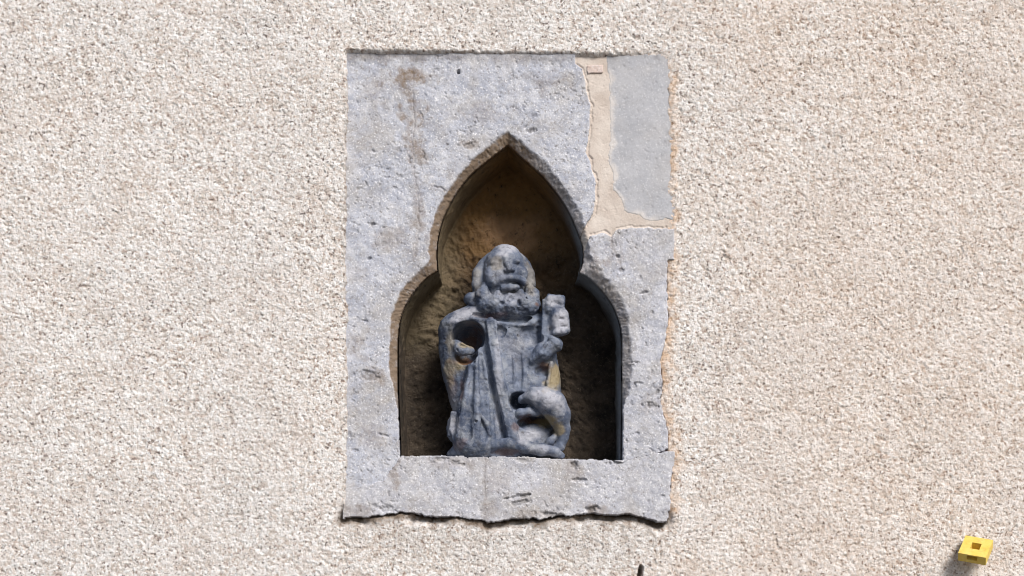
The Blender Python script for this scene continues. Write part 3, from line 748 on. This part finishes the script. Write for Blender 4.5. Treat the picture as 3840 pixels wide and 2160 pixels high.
    s.tube([(1892, 1039, 43, 4), (1912, 1040, 37, 5), (1930, 1037, 44, 4)], 4, True)
    s.ell((1846, 1040, 76), (26, 32, 20), 12); s.ell((1955, 1034, 78), (24, 30, 20), 12)
    s.tube([(1856, 1072, 62, 13), (1886, 1058, 50, 10), (1912, 1055, 46, 9), (1942, 1056, 50, 10), (1968, 1068, 64, 13)], 9)
    s.tube([(1880, 1077, 47, 3), (1892, 1074, 41, 5), (1912, 1072, 37, 5), (1934, 1071, 41, 5), (1944, 1074, 47, 3)], 4, True)
    s.tube([(1886, 1091, 50, 10), (1912, 1089, 44, 12), (1940, 1087, 50, 10)], 7)
    r = np.random.default_rng(11)
    for i in range(26):                                   # chips and small losses
        u, v = r.uniform(1700, 2060), r.uniform(1240, 1660)
        z = min(fw(u, v), cw(u, v) if 1320 < v and u < 1840 else 999)
        s.ell((u, v, z - 1), (r.uniform(3, 9), r.uniform(3, 9), r.uniform(4, 8)), 2, True, r.uniform(0, 3))
    return statue_part('figure', s, ((46, 4.0, 3), (14, 2.2, 4), (7, 1.0, 6)))
figure = build_figure()

def build_hood():
    s = Solid(((1720, 2050), (900, 1180), (60, 290)))
    s.ell((1888, 1058, 172), (119, 124, 84), 8)
    s.ell((1894, 985, 165), (86, 64, 72), 34)
    s.tube([(1808, 985, 150, 16), (1792, 1020, 136, 20), (1790, 1065, 130, 20), (1798, 1105, 130, 18)], 16)
    s.tube([(1968, 985, 158, 14), (1982, 1020, 148, 18), (1986, 1060, 146, 17), (1980, 1090, 148, 14)], 16)
    s.ell((1768, 1114, 140), (32, 26, 40), 6); s.ell((1782, 1138, 120), (26, 22, 34), 6)
    statue_part('hood', s, ((50, 4, 13), (12, 1.5, 14)), parent=figure)
build_hood()

def build_beard():
    s = Solid(((1760, 2070), (1060, 1235), (-15, 200)))
    s.ell((1906, 1150, 96), (121, 52, 62), 8)
    s.tube([(1820, 1066, 96, 14), (1812, 1110, 84, 26), (1826, 1150, 76, 30)], 12); s.tube([(1984, 1068, 100, 13), (1996, 1110, 88, 26), (1990, 1150, 78, 30)], 12)
    s.tube([(1868, 1112, 62, 16), (1852, 1150, 52, 20)], 10); s.tube([(1952, 1110, 62, 16), (1968, 1150, 54, 20)], 10); s.tube([(1910, 1124, 54, 14), (1910, 1160, 44, 20)], 10)
    s.ell((1912, 1080, 40), (36, 12, 40), 8, True)
    r = np.random.default_rng(5)
    for i in range(16):
        a = r.uniform(-0.95, 0.95); v = r.uniform(1108, 1192); u = 1906 + 114 * a
        s.ell((u, v, 36 + 52 * a * a), (r.uniform(5, 10), r.uniform(6, 13), 8), 8, True, -0.5 * a)
    statue_part('beard', s, ((26, 5, 23), (10, 3.6, 24)), parent=figure)
build_beard()

def build_curl():
    s = Solid(((1890, 2170), (1430, 1735), (-20, 150)))
    s.tube([(1962, 1506, 44, 20), (2000, 1498, 36, 34), (2040, 1506, 34, 44), (2070, 1524, 36, 50), (2092, 1562, 46, 44), (2106, 1610, 58, 28), (2110, 1645, 64, 20), (2098, 1678, 66, 18), (2072, 1694, 64, 16)], 14)
    s.ell((1974, 1528, 16), (30, 16, 40), 8, True, 0.4)
    s.tube([(1926, 1574, 62, 12), (1950, 1556, 46, 15), (1984, 1550, 40, 14), (2014, 1560, 44, 12)], 8)
    s.tube([(2044, 1682, 60, 13), (2062, 1660, 52, 15), (2080, 1640, 58, 11)], 6)
    s.ell((2040, 1478, 46), (26, 10, 20), 8)
    statue_part('curled_form', s, ((44, 3, 33), (12, 1.4, 34)), 'pale rounded form curling down to the base')
build_curl()

def build_plinth():
    s = Solid(((1640, 2150), (1630, 1735), (-15, 290)))
    s.ell((1897, 1706, 150), (212, 34, 116), 8)
    s.tube([(1694, 1706, 92, 18), (1722, 1690, 70, 24), (1780, 1680, 48, 24), (1850, 1674, 38, 22), (1910, 1672, 32, 22), (1970, 1684, 30, 24), (2030, 1692, 34, 22), (2080, 1700, 50, 18), (2104, 1712, 66, 12)], 10)
    s.ell((1890, 1712, 14), (62, 22, 34), 8, True); s.ell((2060, 1722, 20), (34, 14, 34), 6, True)
    s.box((1897, 1745, 140), (240, 24, 170), 2, 1, True)
    statue_part('plinth', s, ((40, 4, 43), (12, 2, 44)))
build_plinth()

# ------------------------------------------------------------------ likely overlay mark, built as a small yellow block on the wall, low at the right
def mat_yellow():
    k = NM('overlay_yellow')
    c = k.mix(k.ramp(k.noise(60.0, 4, 0.6), [(0.35, 0.0), (0.65, 1.0)]), (0.72, 0.50, 0.09), (0.74, 0.58, 0.16))
    c = k.mix(k.ramp(k.noise(95.0, 5, 0.7, off=(3, 3, 3)), [(0.54, 0.0), (0.70, 0.55)]), c, (0.36, 0.27, 0.09))
    return k.done(c, 0.65, k.bump(k.noise(300.0, 4), 0.4, 0.0008), 0.3)

def build_block():
    A, Hh = 101.0, 38.0
    r = np.array([2.2887, 0.4712, -0.4767]); th = np.linalg.norm(r); kx, ky, kz = r / th
    Kx = np.array([[0, -kz, ky], [kz, 0, -kx], [-ky, kx, 0]])
    Rm = np.eye(3) + math.sin(th) * Kx + (1 - math.cos(th)) * Kx @ Kx      # local (across, back, up) -> (u, v, w)
    verts = []; quads = []
    def V(x, y, z): verts.append((x, y, z)); return len(verts) - 1
    def ring(o, i, flip=False):
        for a in range(4):
            b = (a + 1) % 4; quads.append((o[a], o[b], i[b], i[a]))
    def rect(f, x0, x1, y0, y1): return [V(*f(x0, y0)), V(*f(x1, y0)), V(*f(x1, y1)), V(*f(x0, y1))]
    top = rect(lambda x, y: (x, y, 0), 0, 1, 0, 1)
    hole = rect(lambda x, y: (x, y, 0), .33, .67, .35, .69); deep = rect(lambda x, y: (x, y, .96), .33, .67, .35, .69)
    ring(top, hole); ring(hole, deep); quads.append(tuple(deep))
    bot = rect(lambda x, y: (x, y, 1), 0, 1, 0, 1); quads.append(tuple(bot[::-1]))
    fr = [top[0], top[1], bot[1], bot[0]]
    slot = [V(.32, 0, .12), V(.68, 0, .12), V(.68, 0, .68), V(.32, 0, .68)]; sd_ = [V(.32, .16, .12), V(.68, .16, .12), V(.68, .16, .68), V(.32, .16, .68)]
    ring(fr, slot); ring(slot, sd_); quads.append(tuple(sd_))
    for a, b in ((1, 2), (2, 3), (3, 0)): quads.append((top[a], bot[a], bot[b], top[b]))
    L = np.array(verts) * np.array([A, A, -Hh]) - np.array([A / 2, A / 2, -Hh / 2])
    P = L @ Rm.T
    P[:, 2] -= P[:, 2].max() - 4                 # rear edge set into the render; this mounting is assumed
    c = np.array([3638.5, 2065.0, 0.0])
    me_co = W(c[0] + P[:, 0], c[1] + P[:, 1], P[:, 2])
    base = W(c[0], c[1] + 30, 0)
    o = mesh_obj('overlay_block', me_co - base, quads, mat_yellow(), smooth=False)  # likely a flat overlay mark, given solid form and fixed to the wall
    o.location = tuple(float(x) for x in base)
    o['label'] = 'likely image overlay mark, modelled as a small square yellow block with a square hole at the lower right of the wall'; o['category'] = 'block'
build_block()
